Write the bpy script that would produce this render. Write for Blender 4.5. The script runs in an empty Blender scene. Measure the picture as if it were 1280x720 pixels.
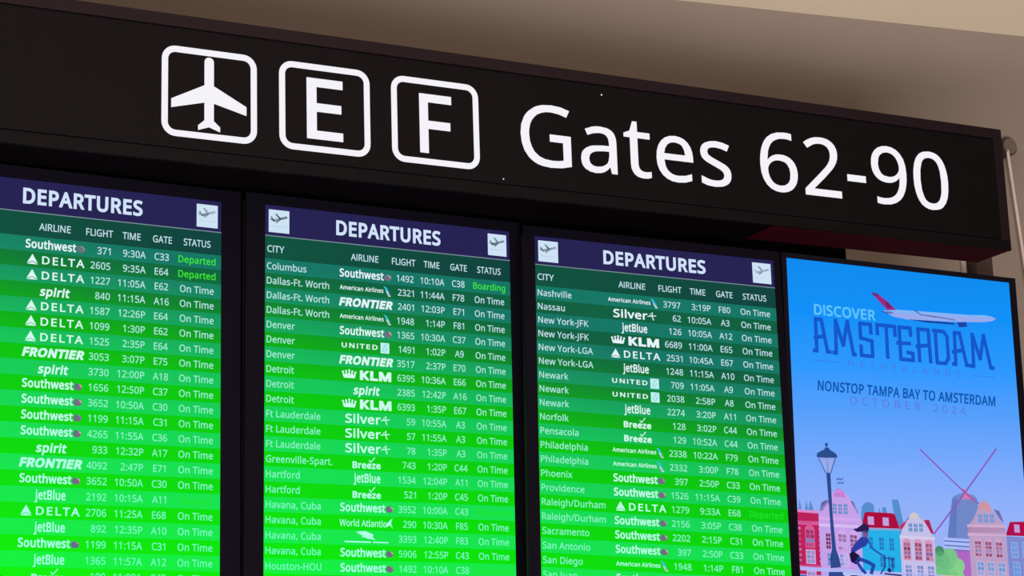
import bpy, math, random
from mathutils import Vector, Matrix
from mathutils.geometry import tessellate_polygon

S = bpy.context.scene
C = S.collection
BASE = 3.12                     # height of the displays' top edge above the floor

# ------------------------------------------------------------------ camera
CAM = Vector((-1.84171, -4.57634, BASE - 1.52104))
right = Vector((0.87763469, -0.47882567, -0.02198498))
up = Vector((-0.10374849, -0.2345383, 0.96655473))
fwd = Vector((0.46796753, 0.84600105, 0.25551638))
cd = bpy.data.cameras.new('camera')
cd.sensor_width = 36.0
cd.lens = 2600.0 / 1280.0 * 36.0
cd.clip_start = 0.05
cam = bpy.data.objects.new('camera', cd)
cam.matrix_world = Matrix((
    (right.x, up.x, -fwd.x, CAM.x), (right.y, up.y, -fwd.y, CAM.y),
    (right.z, up.z, -fwd.z, CAM.z), (0, 0, 0, 1)))
C.objects.link(cam)
S.camera = cam

# ------------------------------------------------------------------ world, light, exposure
S.view_settings.view_transform = 'Standard'
S.view_settings.look = 'None'
S.view_settings.exposure = 0.0
S.view_settings.gamma = 1.0
S.view_settings.use_curve_mapping = False
W = bpy.data.worlds.new('concourse_ambient')
S.world = W
W.use_nodes = True
W.node_tree.nodes['Background'].inputs[0].default_value = (1.0, 0.80, 1.0, 1)
W.node_tree.nodes['Background'].inputs[1].default_value = 0.02


def area(name, loc, target, sx, sy, power, col):
    l = bpy.data.lights.new(name, 'AREA')
    l.shape = 'RECTANGLE'
    l.size, l.size_y = sx, sy
    l.energy = power
    l.color = col
    o = bpy.data.objects.new(name, l)
    o.location = loc
    o.rotation_euler = (Vector(target) - Vector(loc)).to_track_quat('-Z', 'Y').to_euler()
    C.objects.link(o)
    return o


# added lamp, out of view: low, in front and to the left, so that the sign shades the wall right above it
area('added_front_light', (-1.4, -4.4, BASE - 2.0), (2.4, 1.3, BASE + 1.1), 3.0, 0.45, 590, (1.0, 0.92, 0.84))


# ------------------------------------------------------------------ helpers
def lin(c):
    out = []
    for v in c:
        v = v / 255.0
        out.append(v / 12.92 if v <= 0.04045 else ((v + 0.055) / 1.055) ** 2.4)
    return tuple(out)


def mat(name, col, rough=0.5, spec=0.5, noise=0.0, scale=20.0, metal=0.0, bump=0.0):
    """procedural surface: base colour broken up by noise"""
    m = bpy.data.materials.new(name)
    m.use_nodes = True
    nt = m.node_tree
    b = nt.nodes['Principled BSDF']
    b.inputs['Roughness'].default_value = rough
    b.inputs['Specular IOR Level'].default_value = spec
    b.inputs['Metallic'].default_value = metal
    c = lin(col)
    tc = nt.nodes.new('ShaderNodeTexCoord')
    nz = nt.nodes.new('ShaderNodeTexNoise')
    nz.inputs['Scale'].default_value = scale
    nz.inputs['Detail'].default_value = 5
    nt.links.new(tc.outputs['Object'], nz.inputs['Vector'])
    mx = nt.nodes.new('ShaderNodeMix')
    mx.data_type = 'RGBA'
    mx.inputs[6].default_value = (*[v * (1 - noise) for v in c], 1)
    mx.inputs[7].default_value = (*[min(1, v * (1 + noise)) for v in c], 1)
    nt.links.new(nz.outputs['Fac'], mx.inputs[0])
    nt.links.new(mx.outputs[2], b.inputs['Base Color'])
    if bump:
        bp = nt.nodes.new('ShaderNodeBump')
        bp.inputs['Strength'].default_value = bump
        bp.inputs['Distance'].default_value = 0.002
        nt.links.new(nz.outputs['Fac'], bp.inputs['Height'])
        nt.links.new(bp.outputs['Normal'], b.inputs['Normal'])
    return m


def glow(name, col=None, ramp=None, axis=(0, 0, 0, 0), attr=False, strength=1.0):
    """self-lit display surface: flat colour, a ramp over the display's own
    coordinates (axis = kx, ky, kz, offset) or the 'ink' colour attribute"""
    m = bpy.data.materials.new(name)
    m.use_nodes = True
    nt = m.node_tree
    b = nt.nodes['Principled BSDF']
    b.inputs['Base Color'].default_value = (0.001, 0.001, 0.001, 1)
    b.inputs['Roughness'].default_value = 0.45
    b.inputs['Specular IOR Level'].default_value = 0.01
    b.inputs['Emission Strength'].default_value = strength
    if col:
        b.inputs['Emission Color'].default_value = (*lin(col), 1)
    if attr:
        a = nt.nodes.new('ShaderNodeAttribute')
        a.attribute_name = 'ink'
        nt.links.new(a.outputs['Color'], b.inputs['Emission Color'])
    if ramp:
        tc = nt.nodes.new('ShaderNodeTexCoord')
        dt = nt.nodes.new('ShaderNodeVectorMath')
        dt.operation = 'DOT_PRODUCT'
        dt.inputs[1].default_value = axis[:3]
        ad = nt.nodes.new('ShaderNodeMath')
        ad.operation = 'ADD'
        ad.inputs[1].default_value = axis[3]
        cr = nt.nodes.new('ShaderNodeValToRGB')
        e = cr.color_ramp.elements
        while len(e) > 1:
            e.remove(e[-1])
        e[0].position = ramp[0][0]
        e[0].color = (*lin(ramp[0][1]), 1)
        for p, c in ramp[1:]:
            n = e.new(p)
            n.color = (*lin(c), 1)
        nt.links.new(tc.outputs['Object'], dt.inputs[0])
        nt.links.new(dt.outputs['Value'], ad.inputs[0])
        nt.links.new(ad.outputs[0], cr.inputs[0])
        nt.links.new(cr.outputs[0], b.inputs['Emission Color'])
    return m


def thing(name, label, cat, mw, group=None):
    o = bpy.data.objects.new(name, None)
    C.objects.link(o)
    o.empty_display_size = 0.1
    o.matrix_world = mw
    o['label'] = label
    o['category'] = cat
    if group:
        o['group'] = group
    return o


def link(name, me, material, parent=None, label=None):
    o = bpy.data.objects.new(name, me)
    if material is not None and not me.materials:
        me.materials.append(material)
    C.objects.link(o)
    if parent is not None:
        o.parent = parent
    if label:
        o['label'] = label
    return o


class Boxes:
    """boxes (and discs) collected into one mesh, in the frame's own axes: x right, y away, z up"""
    def __init__(s):
        s.v, s.f = [], []

    def box(s, x0, x1, y0, y1, z0, z1):
        n = len(s.v)
        s.v += [(x, y, z) for x in (x0, x1) for y in (y0, y1) for z in (z0, z1)]
        for q in ((0, 1, 3, 2), (4, 6, 7, 5), (0, 4, 5, 1), (2, 3, 7, 6), (0, 2, 6, 4), (1, 5, 7, 3)):
            s.f.append([n + i for i in q])
        return s

    def tube(s, p, q, r, seg=16):
        p, q = Vector(p), Vector(q)
        d = (q - p).normalized()
        a = d.orthogonal().normalized()
        b = d.cross(a)
        n = len(s.v)
        for e in (p, q):
            for i in range(seg):
                t = 2 * math.pi * i / seg
                s.v.append(tuple(e + r * (a * math.cos(t) + b * math.sin(t))))
        for i in range(seg):
            j = (i + 1) % seg
            s.f.append([n + i, n + j, n + seg + j, n + seg + i])
        s.f.append([n + i for i in range(seg)][::-1])
        s.f.append([n + seg + i for i in range(seg)])
        return s

    def build(s, name, material, parent=None, label=None, bevel=0.0):
        me = bpy.data.meshes.new(name)
        me.from_pydata(s.v, [], s.f)
        me.update()
        o = link(name, me, material, parent, label)
        if bevel:
            m = o.modifiers.new('edge', 'BEVEL')
            m.width = bevel
            m.segments = 2
        return o


# ------------------------------------------------------------------ lettering (outlines of an open humanist sans, 480 units cap height)
GLY = r'''A-7  *S-m+0-m-6(L,R(L+s*,)i*,)/(L(L(L  +a*c+*,?+#,S*v,q*o--*d,_*Y,?)}*c
B-?  )3-k*c-k+W-d+w-[,6-O,J-?,Y-+,b,l,e,M,_,%,M+a,0+J+d+=+d+9,%+2,@+(,U*s,g*^,r*B,u){,r)],j)A,[)),H(q,/(a+n(U+L(N+((L)3(L  *o+Q+H+V+j+f+{,#,%,F+z,i+q,v+e-$+@-2*f-6)q-6)q+Q  *w)$+R)++g)3+v)>,.)[,4*$,-*G+u*c+e*m+P*t*s*z)q*z)q)$
C-2  *Z(M*=(V)~(e)g(u)R).)3)`(|*B(v+.(}+t)5,T)V-,**-Q*E-`*d-i+M-q,:-j,y-T,`,|,.-3+M-;+(-8*c-.*E,y*-,b)u,E)g,#)_+X)[+.)^*^)f*8)s)r**)T*A)>*_)-+$)#+L({,.)%,f)3,f(Y,-(J+C(E
D-u  )3-k*n-k+W-d,6-O,f---.,Z-;,>-D+z-K+2-G*S-;)}-%)R,d)/,?(p+o([+=(P*`(L)3(L  *W)%+*))+R)2+t)A,5)U,J)q,Y*7,c*_,f+0,d+^,Z,*,K,J,6,d+w,x+W-++3-3*e-6)q-6)q)%
E,Y  )3-k,1-k,1-4)q-4)q+S,$+S,$*y)q*y)q)&,1)&,1(L)3(L
F,A  )3-k,1-k,1-4)q-4)q+?,#+?,#*d)q*d)q(L)3(L
G-t  *c(M*D(V*)(d)l(u)V)-)5)_(}*A(v+.(}+u)9,V)I,q)^--*3-R*Q-`*r-j+`-q,R-j-;-T-#,{,D-3+]-;+3-8*k-.*J,y*0,b)v,E)g,#)^+X)Z+.)`*R)n)~**)V*M)8*{)%+[({,6(~,`)+,`*`+O*`+O+;-A+;-A(_,M(K+M(E
H-}  )3-k)q-k)q+S,W+S,W-k-:-k-:(L,W(L,W*y)q*y)q(L)3(L
I*}  (h(p)E(})E-9(h-G(h-k*a-k*a-G*(-9*((}*a(p*a(L(h(L
J*O  (-&)&s&/&s&c(.&^(H&[(i&c(w&l)%&{)-(4)0(O)0-k)m-k)m(S)k(3)e&r)Y&Z)J&G)7&9(}&/(e&((I&%
K-*  )3-k)q-k)q+1*?+`*i,2,6-k,}-k*s+M-*(L,=(L*G*~)q*R)q(L)3(L
L,D  )3-k)q-k)q)(,3)(,3(L)3(L
M/7  )3-k*2-k+m)I+p)I-Q-k.P-k.P(L-o(L-o+f-q,P-t-.-q-.,*(L+S(L)j-.)g-.)k,P)l+b)l(L)3(L
N..  )3-k)z-k,l)E,o)E,m)f,k*:,j*j,j-k-G-k-G(L,[(L)i,s)g,s)j,8)l+J)l(L)3(L
O.=  *Z(M*=(W)~(e)g(v)R)/)3)b(|*C(v+/(|+u)3,V)R--)~-R*=-a*[-j+E-r,--j,J-a,e-R-5-.-T,V-h+u-o+.-h*C-T)a-5)/,e(e,J(W,-(M+E(E  +l(~,1)-,M)=,c)T,t)q-#*7-+*_-.+.-++Y-#,$,t,F,c,c,M,z,2-/+l-9+E-<*z-9*Y-/*=,z*&,c)q,F)e,$)^+Y)[+.)^*_)e*7)q)q*&)T*=)=*X)-*z(~+E({
P,{  )3-k*X-k+*-h+O-a+o-U,--E,@-0,M,s,U,V,X,6,T+k,F+F,.+&+e*i+3*X*M*S)q*S)q(L)3(L  *F+,+(+2+R+C+b+P+l+a+s+v+u,4+m,]+d,m+V,z+0-0*S-6)q-6)q+,
R-,  )3-k*^-k+--h+Q-b+p-V,--H,@-4,M,x,U,[,X,;,U+s,J+U,:+>,%+-+R*p,}(L,5(L*v*_)q*_)q(L)3(L  *^+7+6+=+Y+N+n+l+u,8+n,b+e,q+W,|+3-0*Z-5)q-5)q+7
S,U  )M(K(o(](o)<)P)()v(}*A({*q)$+7)4+L)M+S)n+P*)+I*;+;*J+%*X*<*w)a+4):+R),+e(}+y(u,P(z,u).-7)E-P)e-b*/-n*Y-q+H-j,*-U+r,}+;-4*X-;*1-6)o-()^,m)W,O)Z,9)b,&)p+s*(+e*g+I+T+&+n*o,%*W,1*;,5)s,2)T,*):+v(}+b(j+H(Y+*(N*d(H*>(E
T,Y  *4-4(S-4(S-k,R-k,R-4*r-4*r(L*4(L
U-v  *b(H*<(Q)x(b)^(w)I)6):)T)1)x).*C).-k)l-k)l*A)t)h)})R*0)@*B)2*W)(*r(}+4({+S(}+n)(,()3,9)B,O)k,V*A,V-k-8-k-8*A-3)m-#)B,e(y,@(]+l(K+1(E
V,x  (L-k)1-k*C*D*U)h*b)5*o)h+%*E,7-k,x-k+%(L*C(L
W/G  (T-k)9-k***S*8)r*A);*K)u*Z*V+U-k,9-k-7*T-G)r-Q);-[)r-j*S.Y-k/>-k-s(L-5(L,2+y,&,E+y,i+u,~+n,X+^+w*](L)z(L
X,o  *:+8(Y-k)B-k*^+b+{-k,`-k+$+9,l(L,%(L*[*i)4(L(O(L
Y,a  *8*O(L-k)4-k*V+2+z-k,a-k*u*R*u(L*8(L
Z,e  (g({+T-4(o-4(o-k,C-k,C-<)U)(,J)(,J(L(g(L
a,^  )V(L)1(`(~(o(t)%(n)<(l)V(o)p(v*,))*?);*O)S*])r*g*d*p+G*r+G+,+B+S+3+l*w+y*V+}){+u)K+b)9,3)q,I*7,P*Y,R+9,K+O,B+b,5+p,$+y+k,#+Q,%+3,%(L+U(L+J)$+G)$+/(f*q(S*Q(I*((E  *a(|+()4+5)B+>)T+F*(+F*H*l*F*2*?)i*0)T)u)N)U)S);)a)))w(y*6(v
b-&  *U(I*6(U)y(g)g({)b({)U(L)+(L)+..)g..)g,g)f,<)d+w)g+w)y,1*6,C*U,N*},R+B,O+_,F+x,8,3+~,E+d,R+C,Z*x,]*L,Z)|,R)U,E)5,3(u+x(a+_(Q+A(H*}(E  +0(z+C)$+T)0+b)@+t)l+z*M+t+.+l+F+b+Y+S+i+B+s+.+z*s+|*W+z*A+t*0+i)}+Z)m+0)g*N)g*K)m)l)})@*/)0*A)$*X(z*t(w
c,%  *4(J)h(Y)E(s),);(w)k(r*J(w+,)-+])G,%)j,?*8,N*g,S+A,M+k,?+X+i+2+u*e+z*K+x*6+q*#+g)p+W)d+D)[+,)T*K)[)l)d)T)o)A)})2*4)&*I({*b(y+;)#+e)3+e(Y+<(J*b(E
d-&  *1(H)o(Q)U(a)?(u).)4(|)T(t){(r*K(t*x(|+C).+d)@+~)V,8)p,G*1,P*Q,S*x,O+<,C+T,2+h+y+l+y+j,7+h,S+h..,H..,H(L+s(L+k(}+h(}+T(h+<(U*x(I*Q(E  *v(y+1)#+C).+P)<+c)d+i*@+i*K+c+,+Q+X+D+h+2+t*v+z*Y+}*C+z*0+s)z+g)m+V)Z+))T*J)Z)l)m)@)z)0*0)$*C(z*Z(w
e,`  *:(J)k(Z)G(u)-)>(w)m(r*I(w+%)++U)C+{)c,<*/,M*],S+-,N+R,?+p,%,++a,8+8,=*e,=*A)T*A)^)f)g)O)t)>**)0*=)%*T({*n(y+P)#,,)7,,(^+P(K*k(E  +Y*q+S+?+D+a+8+m+(+v*[+}*6+w)t+b)`+A)U*q
f+$  );+y(V+y(V,:);,N);,d)=-))C-E)M-[)Z-n)l-|*$.**V.2*~..+B.%+2-Q*u-X*W-[*=-V*+-H){-.)w,d)w,L*x,L*x+y)w+y)w(L);(L
g-&  )n%f)3%w)3&R)O&F)p&=*_&6+.&=+M&Q+b&r+i(A+i(O+i(h+k(}+h(}+R(e+9(S*v(I*Q(E*0(H)n(R)T(b)>(w)-)7(|)W(t)}(r*K(t*u(|+>)-+_)>+{)T,6)n,F*0,P*Q,S*t,O+7,E+Q,4+i+w+l+w+t,L,H,L,H(F,E&},>&],2&B+|&,+e%v+I%j+&%b*[%`  +/(~+A),+O)9+Z)J+c)`+i*=+i*K+c+1+Z+I+O+[+@+j+.+t*s+z*Y+|*D+z*1+s)|+h)n+W)Z++)T*K)Z)k)n)?){)/*1)#*D(y*Z(w
h-)  )+..)g..)g,M)d+u)h+u)|,2*<,D*[,N*~,R+B,P+^,J+t,@,,,3,:+|,D+e,K+I,M+(,M(L+m(L+m+#+h+J+X+f+?+w*w+|*Z+z*C+t*0+i)~+Y)m+0)g*R)g(L)+(L
i*E  )<-0)0-7))-C)%-S))-e)0-q)<-x)I-z)V-x)b-q)j-e)m-S)j-C)b-7)V-0)I-.  )+,L)g,L)g(L)+(L
j*E  )<-0)0-7))-C)%-S))-e)0-q)<-x)I-z)V-x)b-q)j-e)m-S)j-C)b-7)V-0)I-.  (=%b(&%h(&&=(<&8(S&6(h&9(x&B)(&S)+&o)+,L)g,L)g&q)a&C)N%|)@%p)/%g([%`
k,K  )+..)g..)g+2)f*q)d*Q)g*Q)s*b*(*v*6+,+O,L,;,L*^*g,E(L+W(L*4*@)g)w)g(L)+(L
l*E  )+..)g..)g(L)+(L
m/J  )+,L)[,L)d+v)h+v)|,4*:,E*X,O*x,S+D,O+d,D+|,1,1+q,4+q,J,1,g,D-,,O-N,S-l,Q.),K.>,A.O,3.^+|.g+f.o+(.o(L.3(L.3+%./+K-|+g-e+w-D+|,r+t,a+k,S+^,B+8,=*`,=(L+](L+]+%+W+K+J+g+3+w*m+|*S+z*>+t*.+i)|+Y)l+0)g*S)g(L)+(L
n-)  )+,L)[,L)d+v)h+v)},4*=,E*^,O+#,S+C,Q+^,K+t,A,,,3,:+|,D+f,K+I,M+(,M(L+m(L+m+#+h+J+X+f+?+w*w+|*Z+z*C+t*1+i)~+Y)m+0)g*S)g(L)+(L
o,{  *5(K)h([)F(w),)A(w)p(r*M(u*x(}+B)0+c)D+})],7)z,G*@,P*e,S+8,M+a,=,(+},A+X,Q+*,V*M,S)~,K)W,=)7,)(w+k(b+M(R+-(H*c(E  *~(z+9)%+K)1+Y)B+n)n+t*M+n+,+Y+W+K+h+9+s*~+z*d+|*I+z*3+s)|+h)n+W)Z+,)T*M)Z)n)n)B)})1*4)%*J(z*d(w
p-&  )+,L)[,L)d+v)g+v)z,1*6,C*U,O*},S+B,P+_,G+y,9,3,#,E+e,R+D,Z*y,]*M,Z)|,R)V,E)6,3(v+x(a+_(Q+B(H*}(E*V(I*7(U)z(g)g({)c({)f(^)g(?)g%`)+%`  +7(|+O).+b)D+p)a+w*&+z*M+t+++b+V+T+g+C+s+/+z*s+|*X+z*C+t*1+k*#+])n+5)g*X)g*M)m)m)})@*/)1*A)$*X(z*t(w
r+S  )+,L)[,L)c+e)f+e)z,%*8,=*V,M*z,S+5,R+I,O+B+s+/+w*v+x*Z+t*A+i*++V)v+>)k*{)g*X)g(L)+(L
s,%  )E(K(p(](p)8)I)#)i(x*-(v*T(z*o))*~):+()P*|)i*a*#***<)H*W)2*g(}*x(s+2(o+M(r+d(y+w)),,):,:)f,L*A,S+$,L+Z,;+F+g*q+w*=+})x+z)a+r)Q+d)M+Q)O+C)U+7)t*~*O*g+0*L+E*=+U*++_)q+b)U+`)=+X)&+L(p+;(a+$(T*h(L*,(E
t+0  *#(H)f(O)P(])?(r)3)4)0)[)0+y(W+y(W,;)0,R)H-E)l-E)l,L*z,L*z+y)l+y)l)])p)?)|)+*3({*I(w*f(y*}(~*}(P*b(H*?(E
u-)  *1(G)r(M)Z(W)H(f):(w)/)3)))N)&)o)&,L)d,L)d)s)i)M)x)2*6(}*Y(w*u(y+1)$+D)/+R)>+d)h+j*E+j,L,J,L,J(L+u(L+l(}+i(}+S(d+8(R*s(I*P(E
v,9  (L,L)1,L*#*,*/)f*:)B*A)%*C)%*K)C*V)g*b*,+T,L,9,L*e(L){(L
w.@  (S,M)7,M)i*A)w)a*%)/*()/*/)K*7)p*A*6+%,M+h,M,K*6,Y)_,d)0,f)0,p)_-#*A-V,M.8,M-.(M,C(M+`*d+P+@+G+j+D+j+;+@+,*d*E(M)](M
x,G  *%*P(_,L)G,L*J*y+L,L,4,L*m*P,;(L+R(L*J*()A(L(X(L
y,;  (i%a(S%e(S&9(f&7(|&5)=&:)S&G)e&[)r&v**(K(M,L)2,L*%*3*8)Z*D)+*G)+*S)W*g*4+U,L,;,L*S&u*>&F)~%~)m%q)Y%g)*%`
z+{  (g(t*u+y(s+y(s,L+[,L+[+{)P({+`({+`(L(g(L
0,e  *1(I)l(V)O(k):)-)))Q(x)|(p*R(n+.(r+x(~,Y)7-0)U-T)i-a*#-k*W-r*~-n+D-b+`-L+w-0,-,g,9,<,A+g,C+.,?*A,3)_+y)-+Z(d+G(V+1(M*W(E  *q(|++)*+=)9+J)N+T)k+]*2+b+.+],*+T,L+J,i+=,~++-2*q-;*W-?*>-;*)-2)s,~)f,i)T,*)N+.)T*2)f)O)s)9*))**>(|*W(y
1,e  *M,3*M,b*O-,*<,u*%,b)M,7).,`*U-k+,-k+,(L*M(L
2,e  (m(~*6*H*t+.+/+J+?+g+H,(+K,G+E,k+4-)*t-9*Q->*0-;)n-2)7,k(s-8)6-N)X-a*$-m*Q-q*r-o+3-i+L-^+b-N+s-<,#-%,+,h,.,K,*,%+y+_+g+>+M*y*h*3)^)*)^)(,A)(,A(L(m(L
3,e  )N(K).(S(k(`(k)=)Q)$*;(x*s(~+-)++>)6+S)T+Z)}+X*7+Q*H+F*W+7*c*g*r*.*w)Y*w)Y+O*.+O*c+U+.+i+E,*+M,O+G,o+5-+*t-:*O-?*+-<)h-3)0,q(n-?)0-Q)R-b)|-n*O-q*s-o+6-i+P-^+e-O+v-=,%-),-,m,/,S,(,(+o+a+O+I+%+;+%+8+X+++m*|+}*o,7*K,>){,9)S,*)0+m(n+H(W*u(J*:(E
4,e  +2)`(Z)`(Z*7+.-m+l-m+l*:,W*:,W)`+l)`+l(L+2(L  +2*:+2+x+3,X+5--+2--+$,m*q,S):*:
5,e  )S(L)5(T(w(`(w)=)7)0)W)%*?(y*p)#+;)7+I)E+S)W+Y)m+[*++T*U+K*f+?*t+.+#*t+,*=+2)m+/)E+()(+;):-k+w-k+w-4)m-4)b+^*%+b*Q+e*u+c+9+[+U+O+m+?,$++,3*n,;*Q,>*1,;)i,2)I+~)-+j(q+O(^+0(P*h(H*?(E
6,e  *5(K)i(])F(z)-)H(w)~(r*f(t+>({+r)-,F)A,r)_-<**-X*[-k+?-q+_-p+{-k+{-8+_->+@-@*p-<*M-0*1,y)w,a)h,C)]+})R+2)V+2)j+H*&+Z*F+g*o+k+1+i+L+b+e+U+y+D,/+/,;*q,B*S,E*2,B)j,:)I,-).+v(q+`(^+E(P+&(H*a(E  +,)#+J)8+U)H+_)[+e*2+_*[+M*|+@+-+0+5*b+<*D+9**+/)q*{)a*i)V*S)S*>)V)|)_)_)m)D*%)/*@(}*`(x
7,e  +_-4(k-4(k-k,C-k,C-<*4(L)M(L
8,e  *5(G)p(N)T(X)=(h)*({(x)6(q)O(n)m(q*1(|*K)1*c)E*v)w+9)V+O);+j)(,0(},X)&,{)5-<)K-R)i-d*1-n*W-q+7-j+O-a+f-S+w-B,)-/,1,s,3,W,0,<,&,$+s+l+`+Y+2+<+i*w+~*d,4*M,?*3,C)o,@)R,8)8,+(}+s(j+[(Y+@(N*}(G*Y(E  *{+d+;+w+M,5+S,U+M,t+;-/*{-<*W-A*5-<)u-/)c,t)],U)`,?)i,,)w+w*.+j*Z+S  +)({+I)1+])L+d)o+]*4+G*N+&*d*X*w*M*{*%*g)e*O)R*3)M)m)S)L)g)1*+({*X(u
9,e  )T(G)7(L)7)#)R(y)s(w*C({*f)++&)=+<)U+K)s+V*9+`+)+[+)+I*o+1*]*l*O*C*K*%*N)f*U)N*b):*r))+,(x+E(q+c(o,((s,W)&-$)>-E)]-^*&-l*S-q+#-k+K-Y+m-<,,,n,<,8,A+Q,?*x,8*E,+)p+r)D+U({+.(^*W(K)t(E  *o*~+.+-+C+<+R+N+]+c+`+y+^,:+T,W+F,r+2-,*s-:*S-?*--8)j,~)^,n)U,Z)N,))T+Z)f+:)r+/*&+%*P*{
:*L  )<+W).+`)$+n(},()$,=).,K)<,S)K,U)],S)j,K)t,=)w,()t+n)j+`)]+W)K+T  )<(E).(M)$([(}(q)$)+).)9)<)A)K)C)])A)j)9)t)+)w(q)t([)j(M)](E)K(C
.*L  )<(E).(M)$([(}(q)$)+).)9)<)A)K)C)])A)j)9)t)+)w(q)t([)j(M)](E)K(C
,*L  (|(I)/)@)o)@)t)9)Z(D)9&O(i&O
-*q  (h*g*U*g*U*2(h*2
/+8  *Q-k+1-k)2(L(S(L
+,e  *?*n(o*n(o+C*?+C*?,u*q,u*q+C,A+C,A*n*q*n*q)=*?)='''
AB = ''.join(chr(i) for i in range(35, 127) if chr(i) not in "\\'\"")


def _dec(t, i):
    return AB.index(t[i]) * 90 + AB.index(t[i + 1]) - 400


GLYPH = {}
for ln in GLY.split('\n'):
    parts = ln[1:].split('  ')
    GLYPH[ln[0]] = (_dec(parts[0], 0), [[(_dec(p, i), _dec(p, i + 2)) for i in range(0, len(p), 4)] for p in parts[1:]])
GLYPH['I'] = (150, [[(47, 0), (47, 480), (103, 480), (103, 0)]])
GLYPH[' '] = (175, [])
_cache = {}


def inside(p, c):
    r = False
    for i in range(len(c)):
        (x0, y0), (x1, y1) = c[i - 1], c[i]
        if (y0 > p[1]) != (y1 > p[1]) and p[0] < (x1 - x0) * (p[1] - y0) / (y1 - y0) + x0:
            r = not r
    return r


def glyph(ch, bold):
    """triangles of a letter; weight is added as a mitred border round its outlines"""
    k = (ch, bold)
    if k not in _cache:
        adv, cs = GLYPH[ch]
        flat, tris = [], []
        outer = [c for c in cs if not any(c is not d and inside(c[0], d) for d in cs)]
        for o in outer:
            grp = [o] + [c for c in cs if c not in outer and inside(c[0], o)]
            n = len(flat)
            flat += [p for c in grp for p in c]
            tris += [tuple(n + i for i in t) for t in tessellate_polygon([[Vector((x, y, 0)) for x, y in c] for c in grp])]
        if bold > 0:
            for c in cs:
                q = []
                n = len(c)
                for i in range(n):
                    p, b, d = Vector(c[i - 1]), Vector(c[i]), Vector(c[(i + 1) % n])
                    e1, e2 = (b - p).normalized(), (d - b).normalized()
                    n1, n2 = Vector((-e1.y, e1.x)), Vector((-e2.y, e2.x))
                    m = n1 + n2
                    m = m / max(0.7, m.dot(n1)) if m.length > 1e-6 else n1
                    q.append(tuple(b + m * bold * SIGN))
                z = len(flat)
                flat += list(c) + q
                for i in range(n):
                    j = (i + 1) % n
                    tris += [(z + i, z + j, z + n + j), (z + i, z + n + j, z + n + i)]
        _cache[k] = (adv + bold * 1.2, flat, tris)
    return _cache[k]


# the outlines run with the ink on one known side; find it from the letter l
_l = GLYPH['l'][1][0]
_ar = sum(_l[i - 1][0] * _l[i][1] - _l[i][0] * _l[i - 1][1] for i in range(len(_l)))
SIGN = 1.0 if _ar < 0 else -1.0


class Flat:
    """flat print in a display's own frame: u to the right, v downwards, lift towards the viewer"""
    def __init__(s, lift):
        s.y = -lift
        s.v, s.f, s.c = [], [], []
        s.col = (1, 1, 1)

    def _tri(s, pts, tris):
        n = len(s.v)
        s.v += [(p[0], s.y, -p[1]) for p in pts]
        for t in tris:
            a, b, c = (pts[i] for i in t)
            cr = (b[0] - a[0]) * (c[1] - a[1]) - (b[1] - a[1]) * (c[0] - a[0])
            if abs(cr) < 1e-12:
                continue
            s.f.append([n + i for i in (t if cr < 0 else t[::-1])])
            s.c.append(s.col)

    def poly(s, *loops, col=None):
        if col:
            s.col = lin(col)
        flat = [p for l in loops for p in l]
        s._tri(flat, tessellate_polygon([[Vector((x, y, 0)) for x, y in l] for l in loops]))
        return s

    def rect(s, u0, v0, u1, v1, col=None):
        if col:
            s.col = lin(col)
        s._tri([(u0, v0), (u1, v0), (u1, v1), (u0, v1)], [(0, 1, 2), (0, 2, 3)])
        return s

    def line(s, pts, w, col=None):
        if col:
            s.col = lin(col)
        for a, b in zip(pts[:-1], pts[1:]):
            d = Vector((b[0] - a[0], b[1] - a[1]))
            L = d.length
            if L < 1e-9:
                continue
            d /= L
            n = Vector((-d.y, d.x)) * w / 2
            a, b = Vector(a), Vector(b)
            ex = d * w * 0.35
            s._tri([tuple(a - ex + n), tuple(b + ex + n), tuple(b + ex - n), tuple(a - ex - n)], [(0, 1, 2), (0, 2, 3)])
        return s

    def ell(s, u, v, a, b, col=None, n=14, t0=0.0, t1=2 * math.pi):
        return s.poly([(u + a * math.cos(t0 + (t1 - t0) * i / n), v - b * math.sin(t0 + (t1 - t0) * i / n)) for i in range(n + (t1 - t0 < 6))], col=col)

    def text(s, body, u, v, cap, width=None, hs=1.0, align='c', bold=0.0, shear=0.0, track=0.0, slope=0.0, col=None):
        """u, v: anchor; v is the middle of the capitals"""
        if col:
            s.col = lin(col)
        k = cap / 480.0
        x = 0.0
        runs = []
        for ch in body:
            adv, flat, tris = glyph(ch, bold)
            runs.append((x, flat, tris))
            x += adv + track
        lo = min(px + r[0] for r in runs for px, py in r[1])
        hi = max(px + r[0] for r in runs for px, py in r[1])
        if width:
            hs = width / ((hi - lo) * k)
        wd = (hi - lo) * k * hs
        ox = {'l': u, 'c': u - wd / 2, 'r': u - wd}[align]
        for x0, flat, tris in runs:
            if tris:
                s._tri([(ox + (x0 + px - lo + shear * py) * k * hs,
                         v + cap / 2 - py * k) for px, py in flat], tris)
        return s

    def build(s, name, material, parent, label=None):
        me = bpy.data.meshes.new(name)
        me.from_pydata(s.v, [], s.f)
        if any(c != (1, 1, 1) for c in s.c):
            at = me.color_attributes.new('ink', 'FLOAT_COLOR', 'CORNER')
            i = 0
            for p, c in zip(me.polygons, s.c):
                for _ in range(p.loop_total):
                    at.data[i].color = (*c, 1)
                    i += 1
        me.update()
        return link(name, me, material, parent, label)


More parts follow.
